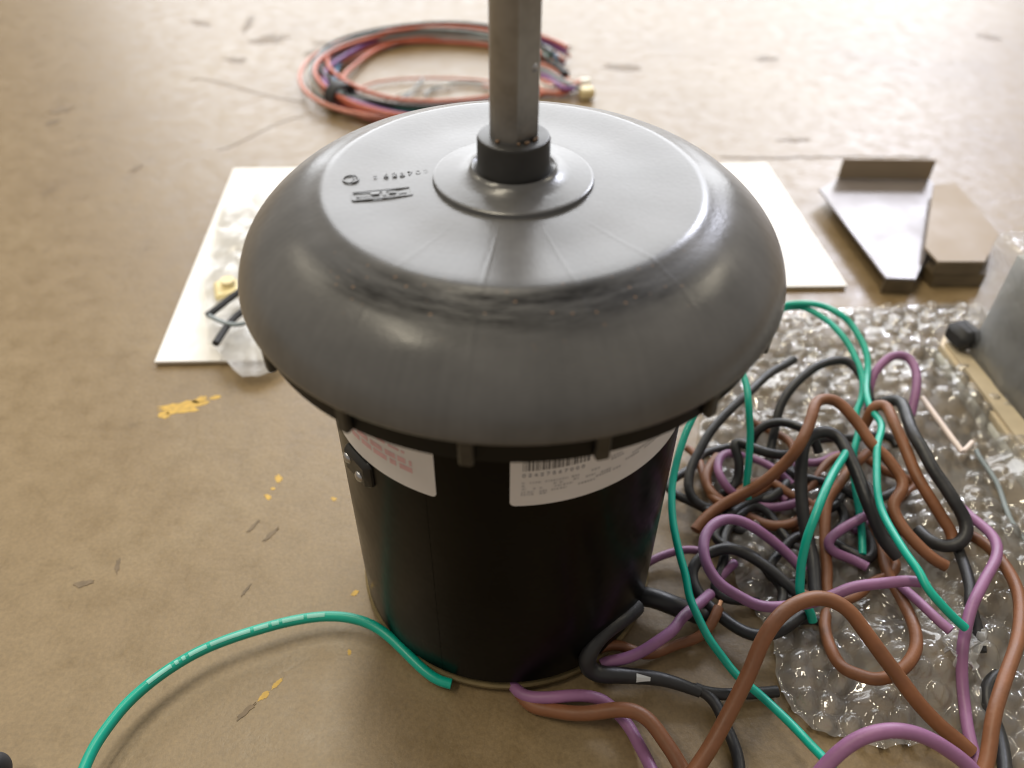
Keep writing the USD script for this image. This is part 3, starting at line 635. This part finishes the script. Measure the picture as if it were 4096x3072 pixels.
lead(GN, 'green_pvc', .0019, [('3', [(930, 700), (915, 560), (930, 430), (940, 300), (950, 130)]), ('1', [(765, 1400), (755, 1250), (745, 1100), (725, 980), (680, 860), (590, 760), (430, 780), (270, 960)]), ('3', [(405, -60), (375, -10), (330, 100), (285, 230), (240, 400), (212, 550), (205, 680), (210, 850), (230, 1000), (265, 1160), (300, 1300), (340, 1430)]), ('5', [(340, 200), (390, 310), (440, 420), (500, 540), (580, 650), (670, 770), (760, 880), (900, 990), (1000, 1080), (1130, 1200), (1280, 1350), (1400, 1480), (1500, 1580), (1570, 1660)])], [18, 40, 60, 66, 60, 50, 40, 34, 28, 22, 14, 12, 16, 26], 'long green wire dropping beside the motor body and crossing under the brown arch')
lead(GN, 'green_pvc', .0019, [('1', [(980, 260), (1110, 215), (1300, 200), (1420, 250), (1560, 340), (1680, 460), (1780, 590)]), ('2', [(275, 640), (315, 730), (335, 830), (330, 950), (305, 1040), (270, 1120)]), ('4', [(560, 20), (535, 150), (505, 320), (510, 480), (530, 620), (548, 740), (575, 900), (590, 1080), (592, 1230)])], [40, 46, 46, 40, 34, 30, 24, 18, 14], 'inner green loop wire behind the cap, diving through the tangle')
lead(GN, 'green_pvc', .0019, [('1', [(980, 240), (1110, 180), (1250, 162), (1400, 165), (1550, 200), (1680, 270), (1780, 345)]), ('2', [(180, 270), (270, 380), (340, 500), (375, 620), (378, 740), (365, 850), (370, 960), (400, 1060), (455, 1140), (500, 1200), (490, 1300)]), ('4', [(752, 60), (735, 180), (728, 330), (728, 500), (737, 650), (770, 800), (830, 930), (900, 1050), (980, 1180), (1070, 1310), (1150, 1420)]), ('6', [(870, 90), (960, 200), (1060, 310), (1150, 400), (1215, 455)])], [40, 50, 50, 44, 38, 40, 44, 44, 44, 48, 50, 46, 38], 'outer green loop wire that descends right and ends by the twisted wrap')
lead(GN, 'green_pvc', .0021, [('4', [(440, 250), (395, 330), (330, 430), (270, 550), (210, 690), (160, 820), (110, 950), (62, 1080), (25, 1250), (5, 1350)]), ('3', [(1425, 1480), (1412, 1600)]), ('5', [(1285, 120), (1320, 220), (1390, 345), (1400, 400)])], [44, 50, 50, 44, 34, 24, 12], 'thick green wire slanting down through the middle of the tangle')

lead(BN, 'brown_pvc', 0.0032, [('5', [(300, 1800), (400, 1660), (520, 1480), (620, 1300), (720, 1110), (800, 950), (880, 780), (950, 600), (1050, 430), (1180, 290), (1330, 215), (1480, 195), (1620, 240), (1719, 310)]), ('6', [(200, 290), (290, 400), (370, 510), (450, 620), (530, 730), (620, 850), (710, 970), (800, 1090), (900, 1200), (1000, 1300), (1110, 1390), (1200, 1460), (1260, 1520)])], [20, 24, 30, 38, 46, 54, 56, 52, 44, 36, 28, 20, 14], 'brown wire in a high arch crossing in front of the green wire')
lead(BN, 'brown_pvc', 0.0030, [('3', [(430, 1000), (470, 940), (560, 850), (700, 750), (850, 670), (1000, 590), (1130, 500), (1250, 390), (1360, 280), (1440, 150), (1500, 20), (1540, -100)]), ('2', [(-75, 1010), (-10, 985), (60, 985), (140, 1030), (240, 1140), (340, 1270), (440, 1420)]), ('4', [(800, 280), (890, 400), (960, 490), (985, 560), (955, 650), (890, 720), (875, 780), (915, 880), (990, 1000), (1090, 1110), (1190, 1210), (1290, 1290), (1385, 1338)])], [8, 14, 24, 36, 50, 56, 52, 46, 40, 34, 28, 24, 20], 'brown wire rising diagonally across the tangle to a peak, then doubling back')
lead(BN, 'brown_pvc', 0.0030, [('2', [(330, 1240), (390, 1130), (440, 1040), (520, 1030), (570, 1100), (620, 1220), (680, 1350), (735, 1480), (790, 1620)]), ('4', [(1060, 370), (1115, 500), (1180, 610), (1250, 720), (1330, 850), (1400, 960), (1455, 1050), (1450, 1095)])], [30, 44, 46, 42, 38, 34, 28, 22], 'straight brown wire lying against the thick black wire on the right')
lead(BN, 'brown_pvc', 0.0028, [('3', [(640, 300), (560, 410), (530, 520), (560, 620), (640, 700), (760, 770), (900, 850), (1050, 930), (1200, 960), (1330, 945), (1440, 890)]), ('4', [(100, 800), (180, 740)])], [8, 12, 12, 8, 6, 8, 10, 10], 'dark brown wire curling low behind the purple loop')
lead(BN, 'brown_pvc', 0.0028, [('4', [(640, 260), (560, 340), (460, 430), (380, 550), (290, 660), (250, 750), (240, 850), (236, 1000), (240, 1200), (258, 1400), (250, 1550)]), ('5', [(1520, 120), (1535, 220), (1520, 310), (1500, 430), (1535, 590), (1600, 730), (1690, 830)]), ('6', [(50, 500), (90, 640), (160, 750), (260, 840), (400, 900), (520, 890), (640, 840), (740, 740), (795, 620), (785, 480), (740, 350), (680, 230), (620, 120)]), ('4', [(900, 1540), (825, 1390), (780, 1220), (730, 1080), (690, 960)])], [22, 22, 16, 12, 10, 8, 14, 20, 24, 26, 24, 16, 12, 10], 'brown wire dropping vertically and curling into a round loop on the wrap')
lead(BN, 'brown_pvc', 0.0029, [('4', [(1540, 1010), (1640, 1060), (1740, 1115), (1830, 1190), (1905, 1280), (1985, 1400), (2060, 1560)]), ('6', [(1655, 120), (1690, 300), (1680, 480), (1645, 640), (1595, 780), (1545, 920), (1500, 1060), (1460, 1200), (1430, 1400), (1410, 1560), (1360, 1720)])], [14, 18, 24, 30, 36, 38, 38, 34, 30], 'brown wire bowing down the right side of the picture to the bottom')
lead(BN, 'brown_pvc', 0.0032, [('7', [(90, 760), (140, 840), (210, 895), (330, 925), (450, 945), (600, 970), (800, 980), (1000, 955), (1200, 930), (1350, 950), (1480, 1020), (1580, 1130), (1680, 1280), (1780, 1420)]), ('5', [(190, 1540), (270, 1660), (370, 1800)])], [3, 4, 8, 10, 14, 14, 12, 10, 8], 'brown wire leaving the motor base at the front over the purple one')
lead(BN, 'brown_pvc', 0.0025, [('7', [(960, 260), (1080, 215), (1200, 225), (1330, 285), (1480, 330), (1650, 290), (1850, 205), (2060, 140)]), ('5', [(440, 510), (540, 400), (590, 280)])], [7, 8, 6, 4, 4, 6, 10, 12], 'thin brown wire passing under the purple wire at the lead outlet', ends=(1,))

lead(PN, 'purple_pvc', 0.0026, [('3', [(1450, 1380), (1370, 1290), (1270, 1190), (1150, 1090), (1000, 980), (850, 905), (720, 890), (610, 935), (530, 1030), (505, 1150), (525, 1290), (595, 1430), (700, 1540), (850, 1625)]), ('5', [(760, 200), (900, 255), (1050, 278), (1180, 268), (1330, 250), (1480, 210), (1600, 165), (1719, 110)]), ('6', [(200, 120), (400, 82), (600, 60), (730, 48), (830, 60)])], [10, 18, 28, 34, 34, 30, 26, 26, 30, 36, 38, 40], 'purple wire in a big open loop nearest the motor, then running right')
lead(PN, 'purple_pvc', 0.0025, [('2', [(390, 1120), (385, 1000), (400, 860), (445, 745), (510, 665), (580, 610), (660, 590), (730, 610), (785, 680), (812, 780), (808, 900), (785, 1020), (760, 1130)])], [22, 30, 38, 42, 40, 36, 28], 'purple wire hooped upright at the top right of the tangle')
lead(PN, 'purple_pvc', 0.0024, [('3', [(880, 300), (780, 270), (690, 282), (645, 350), (645, 440), (685, 530), (745, 610), (830, 680), (940, 740), (1050, 772), (1180, 785), (1300, 765), (1400, 735), (1480, 700)])], [10, 16, 18, 14, 8, 8, 12, 14], 'purple wire curling low behind the rising brown wire')
lead(PN, 'purple_pvc', 0.0022, [('3', [(960, 310), (1080, 360), (1170, 410), (1260, 480), (1340, 560)])], [12, 14, 10], 'short dark purple length seen under the black wires at the back')
lead(PN, 'purple_pvc', 0.0025, [('4', [(700, 800), (620, 860), (500, 930), (400, 985), (300, 1060), (250, 1120), (290, 1190), (420, 1245), (550, 1300), (640, 1350)])], [16, 20, 20, 16, 12, 12], 'purple wire folded back sharply in the middle of the tangle')
lead(PN, 'purple_pvc', 0.0025, [('4', [(1470, 730), (1540, 795), (1620, 870), (1720, 950), (1820, 1040), (1872, 1150), (1855, 1280), (1790, 1400), (1725, 1520), (1660, 1650)]), ('6', [(1330, 150), (1265, 280), (1230, 420), (1200, 560), (1185, 700), (1185, 850), (1195, 1000), (1212, 1150), (1235, 1320), (1280, 1500), (1330, 1640)])], [22, 28, 32, 34, 34, 30, 24, 16, 12, 12, 12], 'purple wire rounding the far right and running down through the twisted wrap')
lead(PN, 'purple_pvc', 0.0028, [('6', [(-160, 1880), (-60, 1730), (50, 1600), (170, 1490), (320, 1395), (480, 1345), (640, 1335), (800, 1365), (950, 1430), (1090, 1520), (1200, 1600), (1300, 1700), (1380, 1820)])], [34, 42, 50, 56, 56, 50, 42, 36], 'purple wire arching close up across the bottom right corner')
lead(PN, 'purple_pvc', 0.0027, [('7', [(-10, 640), (50, 730), (120, 785), (250, 805), (450, 800), (650, 780), (850, 785), (980, 820), (1090, 900), (1190, 1000), (1260, 1080), (1330, 1190), (1400, 1330), (1480, 1470), (1540, 1600)]), ('s', [(2640, 3160)])], [3, 6, 9, 10, 9, 4, 4, 5, 8, 10], 'purple wire leaving the motor base at the front, under the brown one')
lead(PN, 'purple_pvc', 0.0026, [('7', [(980, 440), (1050, 400), (1200, 385), (1350, 335), (1500, 255), (1650, 150), (1800, 40)]), ('5', [(240, 410), (340, 310), (430, 240), (520, 160)])], [9, 11, 13, 16, 18, 18, 14, 10], 'purple wire coming out of the black sleeve at the motor base', ends=(1,))
lead(PN, 'purple_pvc', 0.0021, [('3', [(-60, 1330), (60, 1262), (200, 1210), (350, 1180), (470, 1190), (560, 1230)])], [5, 6, 8, 10], 'thin dark purple wire crossing behind the long green wire near the body')
lead(PN, 'purple_pvc', 0.0023, [('6', [(640, 70), (700, 130), (800, 215), (920, 330), (1020, 425), (1090, 480)])], [20, 26, 30, 30], 'dark purple length parallel beneath the lowest green wire')
lead(PN, 'purple_pvc', 0.0023, [('3', [(800, 1310), (750, 1355), (690, 1410), (640, 1480)])], [10, 12, 10], 'short purple length inside the big purple loop')

lead(KN, 'black_pvc', 0.0026, [('1', [(1215, 735), (1100, 800), (950, 890), (800, 1030), (700, 1120), (560, 1250), (430, 1390), (330, 1520)]), ('3', [(560, 120), (480, 230), (412, 350), (370, 480), (362, 600), (400, 700), (480, 765), (570, 795), (670, 790), (780, 810), (900, 850)])], [26, 30, 32, 30, 26, 20, 14, 8, 6], 'black wire with a free end beside the cap, curving down left of the tangle')
lead(KN, 'black_pvc', 0.0026, [('3', [(1130, 400), (1140, 270), (1165, 130)]), ('1', [(1010, 1500), (1040, 1340), (1080, 1200), (1150, 1080), (1250, 960), (1380, 850), (1500, 780), (1620, 748), (1760, 748)]), ('2', [(100, 645), (200, 665), (270, 710), (320, 780), (370, 880), (400, 1000)])], [12, 18, 26, 34, 40, 42, 40, 36, 30], 'black wire arching wide over the bright wrap below the green loops')
lead(KN, 'black_pvc', 0.0025, [('3', [(960, 180), (990, 90), (1060, 20), (1150, -20), (1280, -25), (1400, 10), (1500, 60), (1560, 140), (1600, 260)])], [18, 26, 30, 34, 36, 34, 28], 'black wire in a small arch left of the brown peak')
lead(KN, 'black_pvc', 0.0027, [('3', [(1440, 330), (1380, 285), (1240, 285), (1130, 270), (1010, 230), (900, 185), (810, 150), (790, 200), (830, 280), (850, 400), (830, 520), (770, 620), (680, 660)])], [24, 26, 28, 28, 26, 20, 12, 8], 'black wire bent back sharply at the left of the tangle')
lead(KN, 'black_pvc', 0.0033, [('2', [(380, 1110), (460, 1035), (560, 1000), (640, 995), (700, 1060), (740, 1190), (800, 1330), (880, 1460)]), ('4', [(1085, 130), (1170, 270), (1260, 420), (1360, 560), (1450, 700), (1530, 830), (1582, 950), (1572, 1060), (1510, 1130), (1400, 1155), (1280, 1130), (1180, 1060), (1120, 1000)])], [26, 36, 44, 46, 44, 40, 36, 30, 24, 18, 14], 'thick black wire running down the right of the tangle to a hook')
lead(KN, 'black_pvc', 0.0027, [('4', [(1470, 1080), (1500, 1180), (1555, 1320), (1600, 1470), (1620, 1600)]), ('6', [(1255, 250), (1300, 400), (1330, 540), (1345, 660)])], [16, 20, 22, 20, 16], 'black wire hanging below the black hook beside the purple bend')
lead(KN, 'black_pvc', 0.0033, [('3', [(1570, 1640), (1560, 1500), (1540, 1250), (1490, 1050), (1455, 880), (1440, 740), (1430, 580), (1430, 440), (1440, 320)]), ('4', [(30, 200), (90, 110), (180, 65), (290, 65), (380, 130), (440, 240), (500, 370), (555, 500), (605, 640), (660, 780), (720, 920), (770, 1050), (840, 1150), (930, 1250)])], [10, 12, 16, 24, 32, 42, 46, 44, 40, 36, 28, 22], 'thick black wire doubled over in an arch at the centre of the tangle')
lead(KN, 'black_pvc', 0.0029, [('3', [(1400, 1600), (1330, 1540), (1200, 1420), (1050, 1305), (900, 1215), (750, 1165), (620, 1190), (490, 1250), (405, 1350), (400, 1480)]), ('5', [(370, 60), (430, 180), (520, 280), (640, 380), (760, 465), (870, 515), (960, 525), (1100, 490), (1210, 420), (1310, 340)])], [12, 16, 18, 18, 14, 10, 9, 9, 10, 12, 12], 'greyish black wire in a long low oval behind the brown arch')
lead(KN, 'black_pvc', 0.0027, [('4', [(330, 720), (390, 780), (430, 900), (350, 1010), (300, 1100), (420, 1170), (540, 1240), (640, 1290), (690, 1180), (660, 1080), (590, 960), (560, 850)])], [10, 8, 10, 12, 12, 10, 8], 'black wire knotted low between the two green wires')
lead(KN, 'black_pvc', 0.0027, [('3', [(860, 560), (950, 650), (1080, 720), (1220, 640), (1300, 540), (1340, 420), (1300, 360)]), ], [8, 8, 12, 10, 8], 'black wire coiled low under the rising brown wire')
lead(KN, 'black_pvc', 0.0029, [('6', [(1500, 860), (1440, 900), (1395, 990), (1395, 1080), (1430, 1180), (1480, 1300), (1520, 1420), (1545, 1560), (1560, 1720)])], [10, 10, 8, 10, 12, 14], 'black wire low beside the brown wire in the bottom right corner')
rl_ = random.Random(21)
lab_ = ['black wire half hidden low at the left edge of the tangle, by the purple hook', 'black wire half hidden low below the rising brown wire', 'brown wire half hidden low below the rising brown wire, left of the arch', 'black wire half hidden low under the outer green wire', 'black wire half hidden low inside the big purple loop', 'brown wire half hidden low right of the slanting thick green wire', 'purple wire half hidden low under the thick black arch', 'black wire half hidden low under the highest brown peak', 'brown wire half hidden low right of the thick black arch', 'black wire half hidden low where purple loop and brown arch cross', 'brown wire half hidden low near the cap, left of the small black arch']
for i, (m_, nm, cx, cy) in enumerate([('black_pvc', KN, 2950, 1930), ('black_pvc', KN, 3150, 2120), ('brown_pvc', BN, 3050, 2050), ('black_pvc', KN, 3420, 2130), ('black_pvc', KN, 3020, 2250), ('brown_pvc', BN, 3330, 2280), ('purple_pvc', PN, 3300, 2000), ('black_pvc', KN, 3420, 1850), ('brown_pvc', BN, 3420, 1980), ('black_pvc', KN, 3250, 2330), ('brown_pvc', BN, 2960, 1830)]):
    a0 = rl_.uniform(0, 6.28); n_ = 9; rx = rl_.uniform(150, 270); ry = rl_.uniform(110, 190); sweep = rl_.uniform(3.5, 5.6)
    pts = [(cx + rx * math.cos(a0 + sweep * k / n_) * (1 + 0.25 * math.sin(2.1 * k + i)), cy + ry * math.sin(a0 + sweep * k / n_) * (1 + 0.2 * math.sin(1.7 * k + i))) for k in range(n_)]
    lead(nm, m_, 0.0024, [('s', pts)], [5 + 2 * (i % 4), 9 + 2 * (i % 3), 12, 8 + 2 * (i % 4), 6], lab_[i], 'wires half hidden low in the tangle')
# sleeved lead-out at the foot of the motor
sl = thing('lead_sleeve', 'black sleeve bending out of the motor foot with a silver printed patch', 'sleeve', (0.055, -0.06, 0))
tv = tube([U(x, y, z) for x, y, z in [(2545, 2430, .016), (2500, 2468, .022), (2440, 2508, .025), (2388, 2555, .024), (2355, 2610, .020), (2345, 2660, .014), (2375, 2692, .010), (2450, 2700, .009), (2540, 2705, .008), (2640, 2715, .008), (2740, 2745, .007), (2800, 2768, .006)]], 0.0040, 12, 6, rvar=lambda s: 1.0 - 0.35 * np.clip((s - 0.55) / 0.45, 0, 1))
obj('tubing', tv[:2], 'black_pvc', sl, smooth=50)
c_, T_ = tv[2], tv[3]; i0 = int(len(c_) * 0.70); i1 = int(len(c_) * 0.79)
rowsV = []
for i in range(i0, i1):
    rl = 0.0040 * (1.0 - 0.35 * np.clip((i / len(c_) - 0.55) / 0.45, 0, 1)) + 0.0002
    sd = np.cross(T_[i], CAM - c_[i]); sd /= np.linalg.norm(sd); ou = np.cross(sd, T_[i]); ou /= np.linalg.norm(ou)
    rowsV.append([c_[i] + rl * (ou * math.cos(b) - sd * math.sin(b)) for b in (-0.75 + 0.4 * (i - i0) / (i1 - i0), -0.45, -0.1, 0.35 - 0.4 * (i - i0) / (i1 - i0))])
W = np.array(rowsV); fs = []
for u_ in range(len(W) - 1):
    for w_ in range(3):
        k0 = u_ * 4 + w_; fs += [(k0, k0 + 1, k0 + 5), (k0, k0 + 5, k0 + 4)]
obj('printed_patch', (W.reshape(-1, 3), np.array(fs)), 'white_print', sl)
lead(KN, 'black_pvc', 0.0026, [('s', [(2770, 2755), (2830, 2770), (2890, 2778), (2960, 2775), (3040, 2772), (3110, 2765)])], [6, 6, 4, 4], 'black wire from the sleeve passing under the brown arch towards the wrap')
lead(KN, 'black_pvc', 0.0026, [('s', [(2780, 2752), (2830, 2775), (2865, 2815), (2890, 2870), (2915, 2930), (2940, 2985), (2955, 3040), (2960, 3110)])], [6, 6, 4, 3], 'black wire branching down from the sleeve behind the brown arch')
tv = tube([U(x, y, z) for x, y, z in [(2560, 2385, .010), (2640, 2400, .012), (2700, 2425, .011), (2760, 2445, .008), (2830, 2470, .005)]], 0.0048, 12, 6)  # short thick black tube running right from the motor foot
o = obj('dark_tube', tv[:2], 'black_pvc', smooth=50); tag(P(o), 'thick short black tube running right from behind the motor foot', 'sleeve')

# ------------------------------------------------------------------ coiled harness behind
hc = np.array([-0.074, 0.648])
hn = thing('wire_harness', 'coil of thin multicoloured wires lying on the floor behind the black cap', 'wire coil', (hc[0], hc[1], 0))
strands = ['orange_pvc', 'grey_pvc', 'salmon_pvc', 'violet_pvc', 'orange_pvc', 'white_pvc', 'blue_pvc', 'orange_pvc', 'grey_pvc', 'teal_pvc', 'violet_pvc', 'salmon_pvc', 'orange_pvc', 'grey_pvc', 'black_pvc', 'orange_pvc']
rw = random.Random(9)
for i, m_ in enumerate(strands):
    k = i // 4; j = i % 4
    ph0 = rw.uniform(0, 6.28); r0 = 0.1190 + 0.0066 * j - 0.003 * (k % 2); z0 = 0.0032 + 0.0046 * k
    th = np.linspace(math.radians(-150), math.radians(188 if i % 3 else 205), 46)[::-1] if False else np.linspace(math.radians(20), math.radians(300), 44)
    rad = r0 + 0.015 * np.sin(1.5 * th + ph0) * (0.35 + 0.65 * np.exp(-((th - math.radians(170)) / 0.9) ** 2)) + 0.003 * np.sin(4 * th + ph0 * 2)
    zz = z0 + 0.004 * np.sin(2 * th + ph0) * 0.5
    pts = np.stack([hc[0] + rad * 1.06 * np.cos(th), hc[1] + rad * 0.96 * np.sin(th), np.maximum(zz, 0.0028)], 1)
    obj('wire', tube(pts, 0.0024, 8, 3)[:2], m_, hn, smooth=60)
tie_c = hc + np.array([0.129 * 1.06 * math.cos(math.radians(222)), 0.129 * .96 * math.sin(math.radians(222))])
tr = trimesh.creation.annulus(0.0125, 0.0150, 0.016, sections=24)
tr.apply_scale([1, 1.05, 1])
tdir = np.array([-math.sin(math.radians(222)), math.cos(math.radians(222)), 0])
Rt = trimesh.geometry.align_vectors([0, 0, 1], tdir); tr.apply_transform(Rt); tr.apply_translation([tie_c[0], tie_c[1], 0.0125])
obj('tie_band', tr, 'rubber', hn, smooth=40)
# loose inner strands
for m_, pts in [('salmon_pvc', [(1440, 440), (1420, 380), (1480, 335), (1620, 315), (1760, 312), (1900, 318), (1990, 330)]), ('grey_pvc', [(1560, 440), (1600, 400), (1660, 350), (1690, 315)]), ('grey_pvc', [(1700, 380), (1760, 345), (1860, 330), (1960, 345)]), ('white_pvc', [(1480, 420), (1580, 385), (1690, 350), (1800, 345)]), ('salmon_pvc', [(1930, 345), (1985, 350), (2060, 360), (2160, 345)])]:
    obj('loose_wire', tube([U(x, y, 0.004) for x, y in pts], 0.0014, 8, 5)[:2], m_, hn, smooth=60)
# the ends of the harness, right of the shaft
for m_, pts, z in [('salmon_pvc', [(2120, 270), (2180, 262), (2230, 290), (2290, 325), (2330, 320)], .008), ('salmon_pvc', [(2130, 320), (2190, 330), (2240, 345), (2300, 335), (2340, 322)], .010), ('salmon_pvc', [(2140, 345), (2200, 370), (2250, 365), (2300, 345)], .007), ('orange_pvc', [(2150, 380), (2200, 375), (2240, 378), (2280, 360), (2320, 338)], .005), ('violet_pvc', [(2160, 300), (2220, 330), (2260, 355), (2300, 352)], .012), ('grey_pvc', [(2150, 275), (2215, 300), (2270, 335), (2320, 350)], .013), ('white_pvc', [(2130, 300), (2200, 350), (2260, 330), (2310, 325)], .009)]:
    obj('loose_wire', tube([U(x, y, z) for x, y in pts], 0.0025, 8, 5)[:2], m_, hn, smooth=60)
tv = tube([U(x, y, 0.012) for x, y in [(2185, 246), (2215, 258), (2245, 278), (2262, 300)]], 0.0040, 8, 5, rvar=lambda s: 0.6 + 0.6 * s)
obj('black_boot', tv[:2], 'rubber', hn, smooth=50)
q = U(2345, 372, 0.006)
cn = obj('connector', moved(rbox(0.016, 0.014, 0.011, 0.002), (q[0], q[1], 0.0065), 0.3), 'cream_nylon', hn)
q = U(2340, 345, 0.006)
obj('latch', moved(rbox(0.013, 0.009, 0.005, 0.0015), (q[0], q[1] + .004, 0.0100), 0.2), 'pale_nylon', cn)

# dark rounded thing just in frame, bottom left
q = U(-10, 3075, 0.01)
m = trimesh.creation.icosphere(3, 1.0); m.apply_scale([0.0045, 0.006, 0.008]); m.apply_translation([q[0], q[1], 0.010])
o = obj('rubber_foot', m, 'rubber', smooth=True); tag(P(o), 'dark rounded rubber end just showing at the bottom left corner', 'rubber end')
